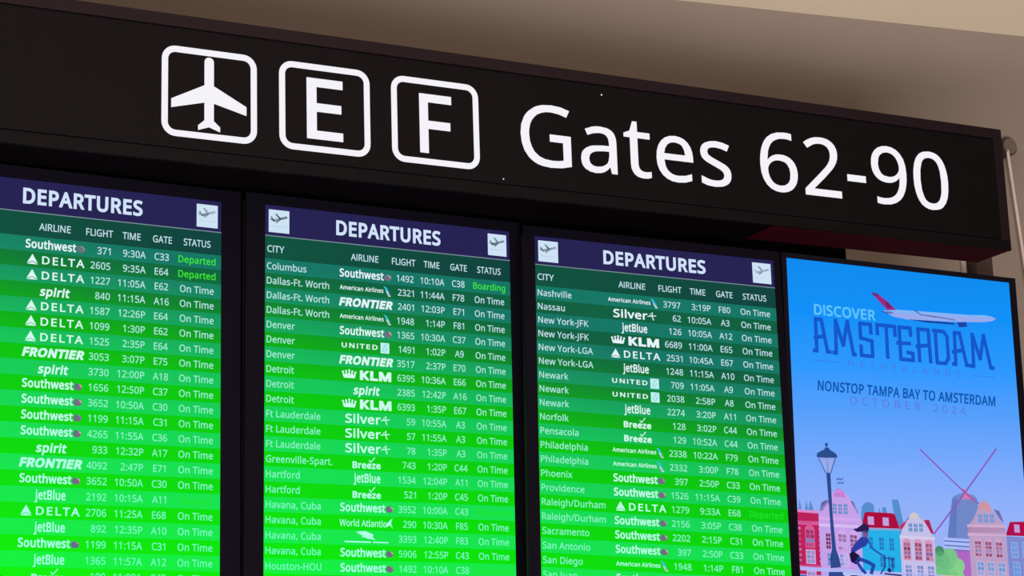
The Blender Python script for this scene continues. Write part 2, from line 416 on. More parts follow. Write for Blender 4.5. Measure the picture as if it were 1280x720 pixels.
def pose(yaw, tilt, roll, x, y, z):
    cu = Vector((math.cos(yaw) * math.cos(roll), math.sin(yaw) * math.cos(roll), math.sin(roll)))
    n = Vector((-math.sin(yaw), math.cos(yaw), 0))
    u1 = cu.cross(n).normalized()
    u2 = u1 * math.cos(tilt) + cu.cross(u1) * math.sin(tilt)
    ny = u2.cross(cu)
    return Matrix(((cu.x, ny.x, u2.x, x), (cu.y, ny.y, u2.y, y), (cu.z, ny.z, u2.z, z + BASE), (0, 0, 0, 1)))


# ------------------------------------------------------------------ the setting
WALL = mat('painted_wall', (144, 131, 124), 0.8, 0.2, 0.05, 3.0)
CEIL = mat('ceiling_paint', (250, 234, 212), 0.9, 0.1, 0.03, 2.0)
FLOOR = mat('terrazzo', (66, 58, 62), 0.35, 0.5, 0.2, 60.0)
PALE = mat('pale_trim_and_lit_edge', (205, 188, 186), 0.5, 0.4, 0.05, 8.0)
BLACK = mat('black_board', (5, 2, 5), 0.8, 0.03, 0.2, 15.0)
HOUSING = mat('housing_plastic', (6, 4, 11), 0.6, 0.03, 0.1, 40.0, bump=0.1)
SHELL = mat('housing_shell', (8, 6, 10), 0.8, 0.15, 0.1, 40.0)
POST = mat('bronze_steel', (58, 44, 42), 0.5, 0.4, 0.1, 12.0)

H_CEIL = BASE + 1.50


def struct(o):
    o['kind'] = 'structure'
    return o


# back wall: its top corner with the ceiling runs a little off the line of the displays
wa = Vector((2.470, 1.423))
wb = Vector((3.720, 1.177))
wd = (wb - wa).normalized()
wn = Vector((-wd.y, wd.x))
wall_m = Matrix(((wd.x, wn.x, 0, wa.x), (wd.y, wn.y, 0, wa.y), (0, 0, 1, 0), (0, 0, 0, 1)))
o = Boxes().box(-8, 6, 0, 0.2, 0, H_CEIL).build('wall_back', WALL)
o.matrix_world = wall_m
struct(o)
o = Boxes().box(-8, 6, -9.5, 0.2, H_CEIL, H_CEIL + 0.15).build('ceiling', CEIL)
o.matrix_world = wall_m
struct(o)
o = Boxes().box(-9, 9, -9, 3.5, -0.1, 0).build('floor', FLOOR)
struct(o)


# slanted pale trim on the back wall beyond the end of the display unit
tr = Boxes()
tr.tube((3.515, 1.15, BASE + 0.99), (3.565, 1.15, BASE + 0.38), 0.006, 10)
struct(tr.build('trim_1', PALE))
ws = thing('wall_fitting', 'small round grey fitting on the wall, just right of the gate sign top corner', 'fitting',
           Matrix.Translation((3.528, 1.15, BASE + 1.009)))
Boxes().tube((0, 0, 0), (0, .10, 0), .036, 24).build('body', POST, ws)
Boxes().tube((0, -.004, 0), (0, 0, 0), .031, 24).build('cover', mat('grey_cover', (112, 98, 94), .6, .3, .05, 20), ws)

# ------------------------------------------------------------------ black backing board with its posts
bk = thing('backing_board', 'plain black backing board behind the departures screens, under the lit gate sign', 'board',
           Matrix.Translation((0, 0, 0)))
Boxes().box(-3.7, 1.90, 0.14, 0.17, 0.9, BASE + 0.30).build('board', BLACK, bk)
for x in (-2.9, 0.9):
    Boxes().box(x - 0.05, x + 0.05, 0.17, 0.27, 0.0, BASE + 0.25).build('post', POST, bk)

p = thing('support_post', 'dark brown metal post behind the right end of the gate sign and poster screen', 'post',
          Matrix.Translation((2.42, 0.12, 0)))
Boxes().box(-0.032, 0.032, 0, 0.08, 0, BASE + 0.30).build('shaft', POST, p, bevel=0.004)
Boxes().tube((-0.052, 0.04, 0), (-0.052, 0.04, BASE + 0.30), 0.009, 10).build('post_lit_edge', PALE, p, 'thin pale pink strip standing in for the lit edge of the post')  # pale strip put in for the light along the post's edge

# ------------------------------------------------------------------ departures screens
SW, SH = 0.6848, 1.2174
V_LINE, V_HDR, V0, PITCH = 0.07773, 0.11054, 0.15372, 0.036562
U_AIR, U_TIME, U_GATE, U_STAT = 0.2700, 0.4590, 0.5325, 0.6225
U_FR, U_TR = 0.4050, 0.4925

GREEN_L = [(0.0, (18, 118, 100)), (0.10, (20, 138, 98)), (0.20, (18, 165, 92)), (0.35, (18, 198, 88)),
           (0.60, (18, 222, 82)), (0.85, (18, 235, 72)), (1.0, (14, 244, 58))]
GREEN_D = [(0.0, (10, 96, 64)), (0.13, (10, 130, 48)), (0.24, (8, 168, 24)), (0.38, (5, 198, 10)),
           (0.65, (5, 218, 6)), (0.88, (6, 232, 4)), (1.0, (8, 242, 2))]
TEXT = [(0.0, (192, 224, 236)), (0.2, (170, 232, 222)), (0.45, (140, 240, 200)), (1.0, (108, 252, 196))]
LOGO = [(0.0, (228, 244, 250)), (0.25, (214, 250, 240)), (0.6, (182, 254, 232)), (1.0, (160, 255, 232))]
NAVY = glow('navy_header', (36, 32, 82))
HEADTXT = glow('header_lettering', (208, 226, 250))
RULE = glow('header_rule', (120, 140, 150))
INK = glow('printed_colours', attr=True)
ALERT = glow('green_status', (62, 236, 46))
FAINT = glow('faint_green_status', (28, 230, 42))


def axes(off):
    a = 1 / 0.80
    return (-0.12 / SW, 0, -a, off - 0.135 * a)


HS = 0.945     # the board's type is slightly condensed


def logo_southwest(f, g, u, v):
    f.text('Southwest', u - 0.0700, v - 0.0005, 0.0190, width=0.121, align='l', bold=22)
    g.ell(u + 0.0620, v + 0.0015, 0.0105, 0.0085, col=(92, 112, 138), n=12)
    g.poly([(u + .054, v - .004), (u + .071, v + .006), (u + .062, v + .010)], col=(150, 96, 110))
    g.poly([(u + .062, v - .0065), (u + .0715, v - .002), (u + .071, v + .005)], col=(200, 200, 120))


def logo_american(f, g, u, v):
    f.text('American Airlines', u - 0.070, v, 0.0105, width=0.120, align='l', bold=14)
    g.poly([(u + .050, v - .013), (u + .059, v - .009), (u + .068, v + .007), (u + .060, v + .003)], col=(60, 190, 225))
    g.poly([(u + .056, v - .001), (u + .063, v + .002), (u + .071, v + .013), (u + .064, v + .014)], col=(205, 215, 225))
    g.poly([(u + .062, v + .004), (u + .066, v + .006), (u + .069, v + .012), (u + .065, v + .011)], col=(120, 130, 150))


def logo_frontier(f, g, u, v):
    f.text('FRONTIER', u - 0.072, v, 0.0185, width=0.146, align='l', bold=42, shear=0.22)


def logo_united(f, g, u, v):
    f.text('UNITED', u - 0.065, v, 0.0115, width=0.098, align='l', bold=20, track=90)
    g.rect(u + .041, v - .013, u + .065, v + .014, col=(190, 240, 245))
    g.line([(u + .047, v + .010), (u + .052, v - .006), (u + .059, v - .009)], .002, col=(90, 200, 170))
    g.line([(u + .053, v + .011), (u + .059, v - .001)], .002, col=(90, 200, 170))


def logo_spirit(f, g, u, v):
    f.text('spirit', u - 0.034, v + 0.0015, 0.0195, width=0.070, align='l', bold=26, shear=0.16)


def logo_klm(f, g, u, v):
    f.text('KLM', u - 0.016, v, 0.0205, width=0.086, align='l', bold=42)
    f.rect(u - .060, v + .004, u - .030, v + .009)
    for i, du in enumerate((-.062, -.0535, -.045, -.0365, -.028)):
        top = v - (.006, .008, .0105, .008, .006)[i]
        f.ell(u + du, top, .0028, .0026, n=8)
        f.poly([(u + du - .001, top), (u + du + .001, top), (u - .045 + (du + .045) * .75 + .004, v + .005), (u - .045 + (du + .045) * .75 - .004, v + .005)])


def logo_delta(f, g, u, v):
    f.text('DELTA', u - 0.030, v, 0.0180, width=0.102, align='l', bold=14, track=70)
    f.poly([(u - .053, v - .013), (u - .066, v + .009), (u - .053, v + .004), (u - .040, v + .009)])
    f.poly([(u - .053, v + .0055), (u - .0665, v + .0115), (u - .0395, v + .0115)])


def logo_silver(f, g, u, v):
    f.text('Silver', u - 0.056, v, 0.0210, width=0.096, align='l', bold=18)
    f.line([(u + .041, v + .001), (u + .064, v - .002)], .0022)
    f.line([(u + .054, v - .010), (u + .053, v), (u + .057, v + .010)], .0026)
    f.line([(u + .050, v - .007), (u + .046, v - .002)], .0016)


def logo_jetblue(f, g, u, v):
    f.text('jetBlue', u - 0.034, v, 0.0205, width=0.072, align='l', bold=18)


def logo_breeze(f, g, u, v):
    f.text('Breeze', u - 0.037, v + 0.0045, 0.0150, width=0.076, align='l', bold=30)
    f.line([(u + .008, v - .008), (u + .012, v - .003), (u + .023, v - .015)], .0022)


def logo_worldatlantic(f, g, u, v):
    f.text('World Atlantic', u - 0.072, v + .001, 0.0160, width=0.125, align='l', bold=6)
    f.poly([(u + .050, v + .004), (u + .070, v - .014), (u + .066, v - .001), (u + .071, v + .012), (u + .063, v + .003), (u + .055, v + .008)])


def logo_bird(f, g, u, v):
    f.poly([(u - .030, v - .014), (u - .004, v - .017), (u + .018, v - .009), (u + .016, v - .002), (u + .024, v + .004),
            (u + .006, v + .002), (u - .014, v - .003), (u - .010, v - .006), (u - .026, v - .010), (u - .012, v - .010)])
    f.line([(u - .058, v + .010), (u + .010, v + .010)], .0032)
    f.line([(u + .018, v + .010), (u + .058, v + .010)], .0028)


LOGOS = {'S': logo_southwest, 'A': logo_american, 'F': logo_frontier, 'U': logo_united, 'P': logo_spirit, 'K': logo_klm,
         'D': logo_delta, 'V': logo_silver, 'J': logo_jetblue, 'B': logo_breeze, 'W': logo_worldatlantic, 'G': logo_bird}
# city | airline | flight | time | gate | status (. = On Time, * = bright green, - = faint green)
ROWS = [
    """|S|371|9:30A|C33|*Departed
|D|2605|9:35A|E64|*Departed
|D|1227|11:05A|E62|.
|P|840|11:15A|A16|.
|D|1587|12:26P|E64|.
|D|1099|1:30P|E62|.
|D|1525|2:35P|E64|.
|F|3053|3:07P|E75|.
|P|3730|12:00P|A18|.
|S|1656|12:50P|C37|.
|S|3652|10:50A|C30|.
|S|1199|11:15A|C31|.
|S|4265|11:55A|C36|.
|P|933|12:32P|A17|.
|F|4092|2:47P|E71|.
|S|3652|10:50A|C30|.
|J|2192|10:15A|A11|-Now at
|D|2706|11:25A|E68|.
|J|892|12:35P|A10|.
|S|1199|11:15A|C31|.
|J|1365|11:57A|A12|.
|B|100|11:09A|C45|.""",
    """Columbus|S|1492|10:10A|C38|*Boarding
Dallas-Ft. Worth|A|2321|11:44A|F78|.
Dallas-Ft. Worth|F|2401|12:03P|E71|.
Dallas-Ft. Worth|A|1948|1:14P|F81|.
Denver|S|1365|10:30A|C37|.
Denver|U|1491|1:02P|A9|.
Denver|F|3517|2:37P|E70|.
Detroit|K|6395|10:36A|E66|.
Detroit|P|2385|12:42P|A16|.
Detroit|K|6393|1:35P|E67|.
Ft Lauderdale|V|59|10:55A|A3|.
Ft Lauderdale|V|57|11:55A|A3|.
Ft Lauderdale|V|78|1:35P|A3|.
Greenville-Spart.|B|743|1:20P|C44|.
Hartford|J|1534|12:04P|A11|.
Hartford|B|521|1:20P|C45|.
Havana, Cuba|S|3952|10:00A|C43|-Departed
Havana, Cuba|W|290|10:30A|F85|.
Havana, Cuba|G|3393|12:40P|F83|.
Havana, Cuba|S|5906|12:55P|C43|.
Houston-HOU|S|1492|10:10A|C38|-Boarding""",
    """Nashville|A|3797|3:19P|F80|.
Nassau|V|62|10:05A|A3|.
New York-JFK|J|126|10:05A|A12|.
New York-JFK|K|6689|11:00A|E65|.
New York-LGA|D|2531|10:45A|E67|.
New York-LGA|J|1248|11:15A|A10|.
Newark|U|709|11:05A|A9|.
Newark|U|2038|2:58P|A8|.
Newark|J|2274|3:20P|A11|.
Norfolk|B|128|3:02P|C44|.
Pensacola|B|129|10:52A|C44|.
Philadelphia|A|2338|10:22A|F79|.
Philadelphia|A|2332|3:00P|F78|.
Phoenix|S|397|2:50P|C33|.
Providence|S|1526|11:15A|C39|.
Raleigh/Durham|D|1279|9:33A|E68|-Departed
Raleigh/Durham|S|2156|3:05P|C38|.
Sacramento|S|2202|2:15P|C31|.
San Antonio|S|397|2:50P|C33|.
San Diego|A|1948|1:14P|F81|.
San Juan|S||||"""]


def icon(f, u, v):
    """white tile with the take-off symbol"""
    f.rect(u, v, u + .0545, v + .0575, col=(206, 226, 246))
    c = (34, 62, 74)
    f.line([(u + .007, v + .0235), (u + .014, v + .0275), (u + .047, v + .0165)], .0058, col=c)
    f.poly([(u + .016, v + .010), (u + .021, v + .009), (u + .033, v + .021), (u + .026, v + .0225)], col=c)
    f.poly([(u + .005, v + .018), (u + .008, v + .017), (u + .014, v + .025), (u + .010, v + .026)], col=c)
    f.poly([(u + .022, v + .026), (u + .034, v + .022), (u + .022, v + .033), (u + .018, v + .033)], col=c)
    f.rect(u + .007, v + .041, u + .047, v + .0425, col=(160, 196, 214))


def departures(idx, q, bez, label, off):
    t = thing('departures_screen', label, 'screen', pose(*q), 'departures screens in a row')
    l, r, tp, bt = bez
    # housing with its bezel round the picture
    Boxes().box(-l + .012, SW + r - .016, 0.004, 0.05, -SH - bt + .01, tp - .008).build('housing', SHELL, t)
    b = Boxes()
    b.box(-l, 0, -.003, .004, -SH - bt, tp).box(SW, SW + r, -.003, .004, -SH - bt, tp)
    b.box(0, SW, -.003, .004, 0, tp).box(0, SW, -.003, .004, -SH - bt, -SH)
    b.build('bezel', HOUSING, t)
    ax = axes(off)
    ml = glow('light_row_%d' % idx, ramp=GREEN_L, axis=ax)
    md = glow('dark_row_%d' % idx, ramp=GREEN_D, axis=ax)
    mt = glow('row_lettering_%d' % idx, ramp=TEXT, axis=ax)
    mo = glow('logo_lettering_%d' % idx, ramp=LOGO, axis=ax)
    mh = glow('column_band_%d' % idx, ramp=[(0, (10, 82, 62)), (1, (12, 66, 60))], axis=(1 / SW, 0, 0, 0))
    Flat(-.003).rect(0, 0, SW, SH).build('panel', glow('panel_glow_%d' % idx, ramp=GREEN_L, axis=ax), t)
    # header
    hd = Flat(0).rect(0, 0, SW, V_LINE).build('header_band', NAVY, t)
    Flat(.0006).text('DEPARTURES', 0.3370, 0.0392, 0.0345, width=0.292, bold=27).build('header_title', HEADTXT, hd)
    for uu in (0.0100, SW - 0.0640):
        ic = Flat(.0006)
        icon(ic, uu, 0.0110)
        ic.build('departure_symbol', INK, hd)
    Flat(.0008).rect(0, V_LINE - .0012, SW, V_LINE + .0012).build('header_rule', RULE, hd)
    cb = Flat(0).rect(0, V_LINE, SW, V0 - PITCH / 2).build('column_band', mh, t)
    for s, u, w in (('CITY', .006 + .023, .045), ('AIRLINE', .2690, .076), ('FLIGHT', .3850, .066), ('TIME', .4660, .045),
                    ('GATE', .5435, .048), ('STATUS', .6320, .069)):
        Flat(.0006).text(s, u - (0 if s in ('CITY', 'AIRLINE') else .0075 if s == 'FLIGHT' else .0095), V_HDR, .0165, width=w, bold=9).build('column_title', mt, cb)
    # flights
    for k, ln in enumerate(ROWS[idx].split('\n')):
        city, air, num, tm, gate, st = ln.split('|')
        v = V0 + k * PITCH
        row = Flat(0).rect(0, v - PITCH / 2, SW, v + PITCH / 2).build('flight_row', md if k % 2 else ml, t)
        if city:
            Flat(.0006).text(city, .0058, v, .0165, hs=HS, align='l', bold=9).build('city_name', mt, row)
        f, g = Flat(.0007), Flat(.0009)
        LOGOS[air](f, g, U_AIR, v)
        f.build('airline_logo', mo, row)
        if g.f:
            g.build('airline_emblem', INK, row)
        if num:
            Flat(.0006).text(num, U_FR, v, .0165, hs=HS * .985, align='r', bold=8).build('flight_number', mt, row)
            Flat(.0006).text(tm, U_TR, v, .0165, hs=HS * .975, align='r', bold=8).build('departure_time', mt, row)
            Flat(.0006).text(gate, U_GATE, v, .0165, hs=HS * .97, bold=8).build('gate_number', mt, row)
        if st:
            w = 'On Time' if st == '.' else st[1:]
            m = mt if st == '.' else ALERT if st[0] == '*' else FAINT
            Flat(.0006).text(w, U_STAT, v, .0165, hs=HS, bold=8).build('status_word', m, row,
                None if st == '.' else ('bright green %s lettering' if st[0] == '*' else 'faint green %s lettering') % w)
    for k in range(len(ROWS[idx].split('\n')), 28):          # the empty lines at the foot of the list
        v = V0 + k * PITCH
        Flat(0).rect(0, v - PITCH / 2, SW, v + PITCH / 2).build('flight_row', md if k % 2 else ml, t)
    return t


Q = [(0.01523, 0.02341, 0.01952, -0.78493, 0.02513, -0.0103), (0.0, 0.03799, 0.01895, 0.0, 0.0, 0.0), (-0.16628, -0.05805, -0.02731, 0.72106, -0.06907, -0.01235)]
departures(0, Q[0], (.056, .050, .030, .03),
           'leftmost departures screen, cut off by the frame, first row flight 371 Departed', 0.07)
departures(1, Q[1], (.050, .031, .026, .03),
           'middle departures screen listing Columbus to Houston-HOU, between the two other departures screens', 0.0)
departures(2, Q[2], (.031, .018, .026, .03),
           'rightmost departures screen listing Nashville to San Juan, beside the blue Amsterdam poster screen', -0.15)

# ------------------------------------------------------------------ Amsterdam poster screen
AW, AH = 0.6931, 0.6931 * 16 / 9
ad = thing('poster_screen', 'blue advertising screen with Amsterdam poster, canal houses and windmill, right of the departures screens',
           'screen', pose(*(-0.16565, -0.03706, -0.03448, 1.43339, -0.19, -0.02033)))
BEZ = mat('poster_bezel', (7, 6, 15), 0.5, 0.05, 0.05, 40.0)
Boxes().box(.004, AW - .004, .004, .05, -AH - .01, .006).build('housing', SHELL, ad)
b = Boxes()
b.box(-.014, 0, -.003, .004, -AH - .02, .014).box(AW, AW + .020, -.003, .004, -AH - .02, .014)
b.box(0, AW, -.003, .004, 0, .014).box(0, AW, -.003, .004, -AH - .02, -AH)
b.build('bezel', BEZ, ad)
SKY = [(0.0, (8, 138, 238)), (0.15, (12, 144, 248)), (0.30, (44, 152, 255)), (0.42, (84, 158, 252)), (0.55, (118, 168, 252)),
       (0.68, (144, 176, 250)), (0.8, (160, 178, 246))]
Flat(0).rect(0, 0, AW, AH).build('picture', glow('poster_sky', ramp=SKY, axis=(0.05, 0, -1, 0)), ad)


def mm(*a):
    return [(a[i] / 1000, a[i + 1] / 1000) for i in range(0, len(a), 2)]


L1, L2, L3, L4 = .0005, .0009, .0013, .0017
# lettering
f = Flat(L2)
f.text('DISCOVER', .077, .138, .028, width=.186, align='l', bold=18, col=(96, 196, 250))
f.build('discover_lettering', INK, ad, 'pale blue serif DISCOVER lettering')
DB = (18, 86, 204)
f = Flat(L2)
f.col = lin(DB)
w = .0108


def gl(u, *strokes):
    for s in strokes:
        f.line([(u + x / 1000, y / 1000) for x, y in s], w)


gl(.072, [(0, 254), (8, 254), (8, 165), (25, 165), (40, 254), (48, 254)], [(4, 218), (30, 212)])
gl(.130, [(0, 255), (8, 255), (10, 163), (30, 232), (46, 163), (60, 255), (66, 255)])
gl(.206, [(40, 190), (40, 165), (8, 165), (8, 206), (42, 212), (42, 255), (8, 255), (8, 228)])
gl(.262, [(4, 190), (4, 164), (58, 164), (58, 190)], [(32, 164), (32, 254)])
gl(.326, [(42, 185), (42, 164), (8, 164), (8, 208)], [(0, 210), (38, 208)], [(8, 208), (8, 255), (46, 255), (46, 236), (30, 234)])
gl(.384, [(8, 255), (8, 164), (40, 164), (42, 255)], [(2, 214), (38, 208)])
gl(.438, [(2, 164), (34, 164), (44, 178), (44, 240), (34, 255), (8, 255), (8, 164)])
gl(.496, [(0, 254), (8, 254), (10, 164), (26, 164), (42, 254), (50, 254)], [(2, 220), (32, 212)])
gl(.552, [(0, 255), (8, 255), (10, 163), (30, 232), (46, 163), (62, 255), (70, 255)])
f.build('amsterdam_lettering', INK, ad, 'large dark blue AMSTERDAM lettering')
Flat(L2).text('NETHERLANDS', .345, .281, .017, width=.345, bold=2, track=330, col=(72, 122, 226)).build(
    'netherlands_lettering', INK, ad, 'faint violet NETHERLANDS lettering')
for x0, x1 in ((.068, .142), (.556, .628)):
    Flat(L2).rect(x0, .2805, x1, .2822, col=(52, 120, 226)).build('thin_rule', INK, ad)
Flat(L2).text('OCTOBER', .171, .3835, .021, width=.215, align='l', bold=6, track=210, col=(92, 126, 224)).build(
    'october_lettering', INK, ad, 'faint violet OCTOBER lettering')
Flat(L2).text('2024', .425, .3845, .021, width=.100, align='l', bold=6, track=210, col=(92, 126, 224)).build(
    'year_lettering', INK, ad, 'faint violet 2024 lettering')
Flat(L2).text('NONSTOP TAMPA BAY TO AMSTERDAM', .348, .350, .026, width=.543, bold=22, shear=.10, col=(14, 88, 176)).build(
    'nonstop_lettering', INK, ad, 'dark blue NONSTOP TAMPA BAY TO AMSTERDAM lettering')

# airliner
f = Flat(L3)
f.poly(mm(286, 122, 330, 115, 420, 112, 560, 108, 605, 104, 628, 106, 642, 111, 630, 119, 600, 125, 500, 133, 420, 137, 360, 140, 318, 136), col=(150, 170, 238))
f.poly(mm(286, 122, 330, 115, 420, 112, 560, 108, 605, 104, 628, 106, 634, 109, 560, 114, 420, 120, 330, 124), col=(120, 186, 250))
f.poly(mm(300, 119, 252, 72, 272, 74, 300, 92, 328, 116), col=(150, 40, 130))
f.poly(mm(252, 72, 272, 74, 282, 80, 262, 83), col=(40, 50, 130))
f.poly(mm(296, 96, 306, 98, 316, 112, 300, 112), col=(96, 26, 110))
f.poly(mm(280, 124, 312, 122, 322, 127, 300, 130), col=(40, 60, 150))
f.line(mm(386, 112, 404, 122, 450, 124, 510, 127), .004, col=(60, 70, 150))
f.poly(mm(360, 139, 440, 137, 508, 136, 508, 141, 420, 143), col=(26, 56, 150))
f.poly(mm(516, 134, 546, 130, 548, 143, 522, 147), col=(30, 66, 160))
f.build('airliner_picture', INK, ad, 'airliner flying above the AMSTERDAM lettering')

# distant skyline
f = Flat(L1)
sk = (86, 140, 206)
f.poly(mm(4, 700, 8, 660, 14, 690, 24, 700), col=sk).poly(mm(22, 697, 28, 664, 33, 690, 40, 664, 52, 697), col=sk)
f.build('skyline_picture', INK, ad)
f = Flat(L1)
f.poly(mm(186, 712, 190, 672, 200, 660, 214, 657, 226, 664, 228, 690), col=sk)
f.poly(mm(238, 690, 243, 668, 246, 690), col=sk).poly(mm(250, 690, 252, 668, 262, 668, 266, 690), col=sk)
f.poly(mm(286, 700, 282, 655, 282, 646, 300, 645, 303, 655, 318, 738, 290, 738), col=sk)
f.poly(mm(322, 720, 322, 695, 330, 690, 332, 720), col=sk)
f.build('skyline_picture', INK, ad)


def house(name, polys, wins, label):
    f = Flat(L2)
    for c, p in polys:
        f.poly(mm(*p), col=c)
    ho = f.build(name, INK, ad, label)
    for (x, y, ww, hh, nx, ny, fr, pane, arch) in wins:
        g = Flat(L3)
        if fr:
            g.rect((x - 2) / 1000, (y - 2) / 1000, (x + ww + 2) / 1000, (y + hh + 2) / 1000, col=fr)
            if arch:
                g.ell((x + ww / 2) / 1000, (y - 1) / 1000, (ww / 2 + 2) / 1000, ww / 2200, col=fr, t1=math.pi)
        cw, chh = ww / nx, hh / ny
        for i in range(nx):
            for j in range(ny):
                c = pane[j % len(pane)]
                g.rect((x + i * cw + .8) / 1000, (y + j * chh + 1) / 1000, (x + i * cw + cw - .8) / 1000, (y + j * chh + chh - 1) / 1000, col=c)
        g.build('house_window', INK, ho)
    return ho


MAR = (110, 20, 70)
BLU = (70, 140, 196)
PK = (196, 160, 232)
house('crimson_house', [((188, 30, 90), (0, 697, 62, 697, 62, 860, 0, 860)), ((215, 140, 210), (0, 690, 62, 690, 62, 698, 0, 698)),
                        ((222, 110, 180), (0, 720, 62, 719, 62, 729, 0, 730)), ((222, 110, 180), (0, 836, 66, 834, 66, 848, 0, 850))] +
      [((205, 150, 220), (60, y, 68, y, 68, y + 7, 60, y + 7)) for y in range(736, 834, 14)] +
      [((205, 150, 220), (0, y, 8, y, 8, y + 7, 0, y + 7)) for y in range(736, 834, 14)],
      [(22, 742, 24, 46, 2, 4, (214, 90, 150), (MAR, MAR, BLU), True), (22, 796, 24, 34, 2, 3, (220, 160, 215), (BLU,), False),
       (22, 852, 24, 20, 2, 2, (220, 160, 215), (BLU,), False)], 'crimson canal house at the left edge of the poster')
house('lilac_house', [(PK, (64, 700, 70, 682, 84, 668, 104, 640, 116, 634, 128, 628, 140, 634, 150, 644, 166, 668, 178, 684, 184, 700, 184, 860, 64, 860)),
                      ((196, 116, 206), (108, 650, 112, 634, 124, 626, 138, 632, 144, 650)),
                      ((96, 100, 160), (66, 690, 72, 668, 86, 660, 98, 662, 84, 676, 74, 690)),
                      ((96, 100, 160), (158, 656, 166, 660, 180, 690, 176, 690, 164, 672)),
                      ((216, 170, 240), (62, 706, 186, 704, 186, 712, 62, 714)), ((222, 196, 248), (62, 724, 186, 722, 186, 730, 62, 732))],
      [(104, 668, 12, 28, 2, 3, None, (BLU,), False), (120, 668, 12, 28, 2, 3, None, (BLU,), False), (136, 667, 12, 28, 2, 3, None, (BLU,), False),
       (80, 748, 14, 42, 2, 4, None, (MAR,), True), (116, 748, 24, 44, 2, 4, (206, 168, 238), (MAR, MAR, BLU), True), (150, 748, 22, 42, 2, 4, (206, 168, 238), (MAR,), True),
       (82, 800, 14, 34, 2, 3, None, (BLU,), False), (118, 800, 24, 32, 2, 3, (206, 180, 240), (BLU,), False)], 'lilac canal house with a bell gable behind the street lamp')
house('turquoise_house', [((34, 176, 232), (185, 730, 299, 726, 299, 860, 185, 860)), ((170, 8, 60), (186, 727, 197, 687, 205, 684, 280, 683, 288, 686, 300, 723)),
                          ((150, 160, 200), (185, 728, 300, 723, 300, 729, 185, 734))],
      [(208, 698, 14, 18, 2, 2, (190, 160, 220), (PK,), False), (252, 698, 14, 18, 2, 2, (190, 160, 220), (PK,), False),
       (206, 750, 12, 34, 2, 3, None, ((40, 110, 190),), False), (236, 750, 14, 34, 2, 3, None, ((40, 110, 190),), False), (266, 750, 14, 34, 2, 3, None, ((40, 110, 190),), False),
       (236, 800, 14, 30, 2, 2, None, ((40, 110, 190),), False), (266, 800, 14, 30, 2, 2, None, ((40, 110, 190),), False)], 'turquoise canal house with a red roof')
CR = (196, 190, 232)
house('cream_house', [(CR, (300, 744, 306, 726, 318, 706, 330, 694, 334, 682, 346, 676, 358, 682, 362, 692, 376, 698, 386, 716, 392, 726, 402, 742, 402, 860, 298, 860)),
                      ((190, 40, 90), (300, 716, 326, 696, 316, 714, 304, 726)), ((170, 30, 86), (372, 696, 390, 694, 402, 732, 394, 730)),
                      ((214, 206, 236), (298, 742, 404, 739, 404, 747, 298, 750)), ((206, 200, 200), (330, 694, 334, 682, 346, 676, 358, 682, 362, 692))],
      [(326, 706, 12, 24, 2, 2, None, (BLU,), False), (342, 706, 12, 24, 2, 2, None, (BLU,), False), (358, 705, 12, 24, 2, 2, None, (BLU,), False)] +
      [(x, 758, 20, 46, 2, 4, (214, 150, 190), (MAR, MAR, (80, 80, 150)), True) for x in (308, 342, 374)] +
      [(x, 818, 20, 32, 2, 3, (206, 196, 238), ((84, 120, 186),), False) for x in (310, 344, 376)], 'cream canal house with a stepped gable in the middle')

# windmill and tree
f = Flat(L1)
f.poly(mm(465, 632, 470, 624, 500, 612, 532, 618, 542, 628, 545, 740, 443, 740, 452, 690), col=(112, 136, 200))
f.poly(mm(465, 632, 480, 626, 470, 740, 443, 740, 452, 690), col=(92, 118, 190))
f.poly(mm(462, 820, 466, 764, 530, 760, 530, 860, 460, 860), col=(176, 100, 196))
for y in (738, 750, 761):
    f.rect(.432, y / 1000, .520, (y + 8) / 1000, col=(170, 190, 250))
    f.rect(.432, (y + 8) / 1000, .520, (y + 11) / 1000, col=(80, 100, 170))
f.build('windmill_tower', INK, ad, 'grey blue windmill tower')
f = Flat(L2)
f.line(mm(376, 503, 505, 613, 545, 640), .0042, col=(138, 88, 186))
f.line(mm(612, 484, 505, 613, 403, 730), .0042, col=(138, 88, 186))
f.line(mm(500, 606, 530, 632), .008, col=(190, 90, 160))
f.poly(mm(494, 632, 505, 612, 522, 628), col=(210, 120, 180))
f.build('windmill_sails', INK, ad, 'thin purple windmill sails')
f = Flat(L2)
for x, y, r, c in ((420, 800, 26, (104, 182, 130)), (446, 790, 24, (120, 196, 134)), (470, 812, 20, (130, 206, 140)), (432, 836, 34, (112, 196, 130)), (462, 840, 24, (134, 210, 138)), (416, 776, 14, (70, 140, 100))):
    f.ell(x / 1000, y / 1000, r / 1000, r / 1000, col=c, n=11)
f.build('tree_picture', INK, ad, 'light green tree beside the windmill')
ORG = (186, 164, 200)
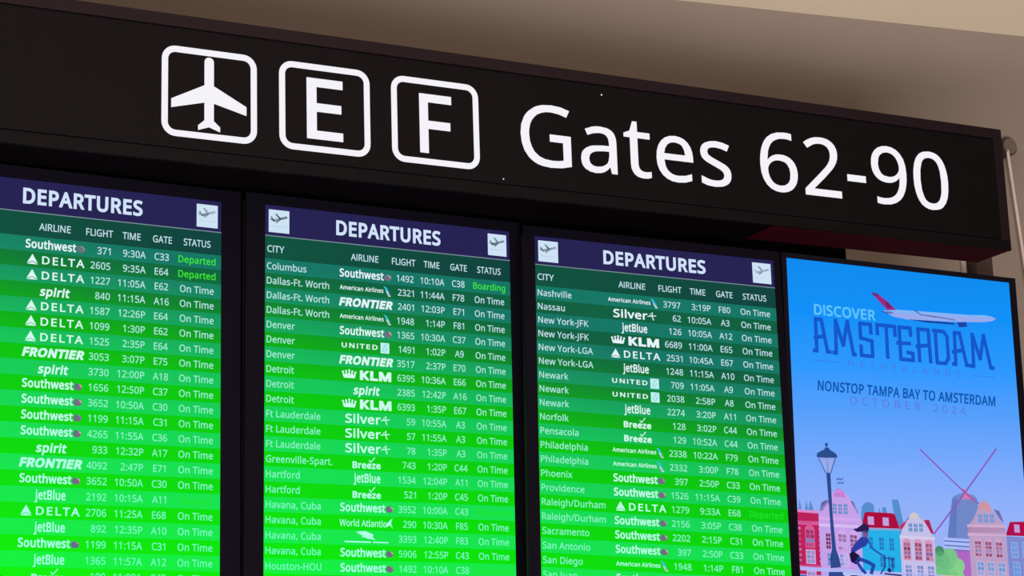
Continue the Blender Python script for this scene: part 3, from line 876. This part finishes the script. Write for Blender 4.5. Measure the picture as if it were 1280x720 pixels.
house('peach_house', [((184, 158, 196), (508, 722, 510, 700, 520, 690, 530, 676, 540, 656, 548, 638, 562, 628, 578, 638, 586, 656, 598, 672, 612, 686, 622, 700, 622, 722, 624, 860, 508, 860)),
                      ((212, 148, 150), (542, 656, 550, 640, 562, 632, 576, 640, 584, 658)), ((110, 110, 170), (590, 652, 608, 656, 620, 690, 606, 676)),
                      ((214, 176, 210), (505, 699, 624, 694, 624, 701, 505, 706)), ((214, 176, 210), (505, 722, 626, 716, 626, 724, 505, 730)),
                      ((176, 130, 168), (508, 706, 622, 701, 622, 716, 508, 722))],
      [(540, 668, 14, 24, 2, 2, None, ((96, 150, 220),), False), (558, 667, 14, 24, 2, 2, None, ((96, 150, 220),), False), (576, 666, 14, 24, 2, 2, None, ((96, 150, 220),), False)] +
      [(x, 742, 20, 42, 2, 4, (206, 160, 200), (MAR, MAR, (100, 110, 170)), True) for x in (524, 556, 589)] +
      [(x, 798, 21, 36, 2, 3, (196, 176, 216), ((70, 150, 214),), False) for x in (527, 559, 592)], 'peach canal house with a curved gable right of the windmill')
house('blue_house', [((124, 136, 204), (624, 724, 692, 724, 692, 860, 624, 860)), ((176, 8, 70), (622, 722, 638, 684, 692, 680, 692, 720))],
      [(652, 692, 13, 18, 2, 2, (190, 150, 210), (PK,), False), (638, 740, 18, 40, 2, 3, (150, 170, 230), ((80, 144, 220),), False), (672, 738, 16, 40, 2, 3, (150, 170, 230), ((80, 144, 220),), False),
       (640, 794, 18, 40, 2, 3, (150, 170, 230), ((80, 144, 220),), False), (673, 792, 16, 40, 2, 3, (150, 170, 230), ((80, 144, 220),), False)], 'blue canal house with a red roof at the right edge of the poster')

# railing, street lamp, cyclist, flag
Flat(L2).rect(0, .862, AW, AH, col=(60, 96, 176)).build('canal_picture', INK, ad)
f = Flat(L3)
f.rect(.002, .840, .420, .850, col=(176, 182, 244))
f.rect(.420, .840, .640, .852, col=(214, 206, 160))
f.rect(.092, .850, .420, .900, col=(190, 196, 250))
for x in range(100, 400, 26):
    f.line(mm(x, 856, x + 22, 895), .004, col=(34, 44, 110))
    f.line(mm(x + 22, 856, x, 895), .004)
f.build('bridge_railing', INK, ad)
f = Flat(L4)
nv = (40, 76, 142)
f.poly(mm(70, 548, 119, 545, 103, 587, 88, 587), col=(150, 170, 236))
f.line(mm(70, 548, 88, 587), .003, col=nv).line(mm(119, 545, 103, 587), .003).line(mm(95, 545, 95, 587), .002)
f.poly(mm(63, 546, 66, 536, 84, 526, 106, 525, 122, 534, 126, 543, 95, 549), col=nv)
f.poly(mm(86, 528, 90, 519, 101, 519, 105, 527), col=nv).ell(.0945, .511, .0045, .005, col=nv)
f.line(mm(95, 508, 95, 520), .002)
f.poly(mm(90, 586, 102, 586, 103, 700, 108, 790, 116, 812, 120, 836, 90, 840, 88, 816, 96, 790, 94, 700), col=(44, 72, 140))
f.poly(mm(84, 850, 124, 848, 128, 900, 76, 900), col=(44, 72, 140))
f.build('street_lamp_picture', INK, ad, 'dark blue street lamp in front of the lilac house')
f = Flat(L4)
f.line(mm(120, 604, 126, 600, 132, 603, 138, 599), .0035, col=(80, 104, 190)).line(mm(122, 614, 128, 610, 134, 613, 140, 609), .0035)
f.build('flag_picture', INK, ad)
f = Flat(L4)
f.poly(mm(160, 733, 172, 730, 184, 722, 194, 716, 206, 720, 208, 730, 202, 742, 190, 738, 172, 740), col=(36, 26, 84))
f.ell(.196, .744, .009, .011, col=(120, 84, 150))
f.poly(mm(184, 752, 202, 752, 206, 762, 196, 776, 178, 784, 160, 796, 150, 792, 164, 770), col=(42, 62, 160))
f.line(mm(202, 760, 216, 782, 236, 794, 248, 800), .0055, col=(36, 90, 190))
f.poly(mm(146, 800, 156, 790, 176, 802, 178, 816, 164, 826, 150, 820), col=(24, 16, 60))
f.line(mm(172, 810, 200, 818, 216, 826, 208, 846), .010, col=(28, 72, 170)).line(mm(166, 818, 182, 840, 190, 846), .009)
f.line(mm(250, 798, 250, 826, 236, 846), .004, col=(24, 60, 140)).line(mm(262, 800, 262, 840), .003).line(mm(272, 806, 272, 838), .003).line(mm(250, 804, 278, 806), .003)
f.ell(.262, .836, .006, .006, col=(24, 30, 90)).line(mm(248, 846, 296, 848), .004)
for cx_ in (.160, .262):
    pts = [(cx_ + .034 * math.cos(i * math.pi / 9), .890 - .034 * math.sin(i * math.pi / 9)) for i in range(19)]
    f.line(pts, .0035, col=(24, 30, 90))
f.build('cyclist_picture', INK, ad, 'dark blue figure riding a bicycle in front of the turquoise house')

# ------------------------------------------------------------------ overhead gate sign
SG = (-0.03352, 0.01687, 0.01988, 2.1865, -0.25, 0.43762)
HS_ = 0.3634
LS = 4.0
sg = thing('gate_sign', 'long black overhead sign with lit airplane, E, F and Gates 62-90 above the screens', 'sign', pose(*SG))
FRAME = mat('sign_frame', (21, 13, 17), 0.55, 0.06, 0.08, 30.0)
FACE = mat('sign_face', (11, 8, 10), 0.55, 0.03, 0.06, 10.0)
UNDER = mat('sign_underside_reflection', (40, 1, 12), 0.7, 0.05, 0.1, 10.0)
DARK = mat('sign_dark_gap_and_underside', (4, 1, 4), 0.9, 0.02, 0.1, 10.0)
FWD, DEP, GAP = 0.030, 0.15, 0.0035
Boxes().box(-LS, 0, 0.012, DEP, -HS_ + .004, 0).build('cabinet', FRAME, sg)
Boxes().box(-LS + .002, -.81, .014, DEP - .002, -HS_, -HS_ + .004).build('underside_panel', DARK, sg)  # same underside, painted near-black where the red reflection fades out
Boxes().box(-.808, -.004, .014, DEP - .002, -HS_, -HS_ + .004).build('underside_panel', UNDER, sg, 'right end of the underside, red reflection painted as dark maroon')  # red reflection on the underside put into its colour
Boxes().box(-LS + .02, -.02, .008, .012, -HS_ + .02, -.02).build('backing', DARK, sg)
for bx in ((-LS, 0, -FWD, 0), (-LS, 0, -HS_, -HS_ + FWD)):
    Boxes().box(bx[0], bx[1], 0, .012, bx[2], bx[3]).build('frame_rail', FRAME if bx[3] == 0 else FACE, sg, bevel=.0012)
for u0 in (-LS, -FWD):
    Boxes().box(u0, u0 + FWD, 0, .012, -HS_ + FWD, -FWD).build('frame_rail', FRAME, sg, bevel=.0012)
Boxes().box(-LS + FWD + GAP, -FWD - GAP, .003, .008, -HS_ + FWD + GAP, -FWD - GAP).build('face_panel', FACE, sg)
LIT = glow('lit_white_acrylic', (244, 242, 248), strength=1.0)


class Plate(Flat):
    """lit acrylic pieces standing a millimetre proud of the sign face"""
    def build(s, name, material, parent, label=None):
        o = Flat.build(s, name, material, parent, label)
        m = o.modifiers.new('thickness', 'SOLIDIFY')
        m.thickness = 0.0012
        m.offset = -1
        return o


def rrect(u0, v0, u1, v1, r, n=7):
    pts = []
    for cx, cy, a in ((u1 - r, v0 + r, -90), (u1 - r, v1 - r, 0), (u0 + r, v1 - r, 90), (u0 + r, v0 + r, 180)):
        for i in range(n + 1):
            t = math.radians(a + 90 * i / n)
            pts.append((cx + r * math.cos(t), cy + r * math.sin(t)))
    return pts


def ring(u0, v0, u1, v1, w=.0152, r=.034):
    f = Plate(-.0018)
    a = rrect(u0, v0, u1, v1, r)
    b = rrect(u0 + w, v0 + w, u1 - w, v1 - w, r - w)
    n = len(a)
    for i in range(n):
        j = (i + 1) % n
        f._tri([a[i], a[j], b[j], b[i]], [(0, 1, 2), (0, 2, 3)])
    return f


for nm, u0, u1 in (('airplane_symbol', -2.519, -2.283), ('letter_symbol', -2.226, -1.989), ('letter_symbol', -1.931, -1.691)):
    bd = ring(u0, .079, u1, .3025).build(nm, LIT, sg, {-2.519: 'lit square with an airplane', -2.226: 'lit square with the letter E', -1.931: 'lit square with the letter F'}[u0])
    if nm == 'airplane_symbol':
        P = [(.445, .40), (.10, .59), (.10, .687), (.445, .593), (.445, .79), (.379, .852), (.379, .904), (.494, .862)]
        noz = [(.494 + .049 * math.cos(math.radians(a)), .135 - .05 * math.sin(math.radians(a))) for a in range(0, 181, 20)]
        loop = noz + P + [(.988 - x, y) for x, y in P[-2::-1]]
        Plate(-.0018).poly([(u0 + x * (u1 - u0), .079 + y * .2235) for x, y in loop]).build('airplane', LIT, bd)
    elif u0 < -2:
        Plate(-.0018).text('E', -2.108, .1925, .150, width=.094, bold=8).build('letter', LIT, bd)
    else:
        Plate(-.0018).text('F', -1.811, .1955, .150, width=.088, bold=7).build('letter', LIT, bd)
Plate(-.0018).text('Gates', -1.2565, .1895, .163, width=.632, bold=1.5).build('gates_lettering', LIT, sg, 'lit white Gates lettering')
Plate(-.0018).text('62-90', -.5265, .1820, .166, width=.636, bold=1.5).build('number_lettering', LIT, sg, 'lit white 62-90 lettering')
f = Plate(-.0018)
f.ell(-1.330, .058, .002, .002, n=8)
f.ell(-1.626, .318, .0017, .0017, n=8)
f.build('light_speck', LIT, sg, 'pinprick light leaks in the sign face')
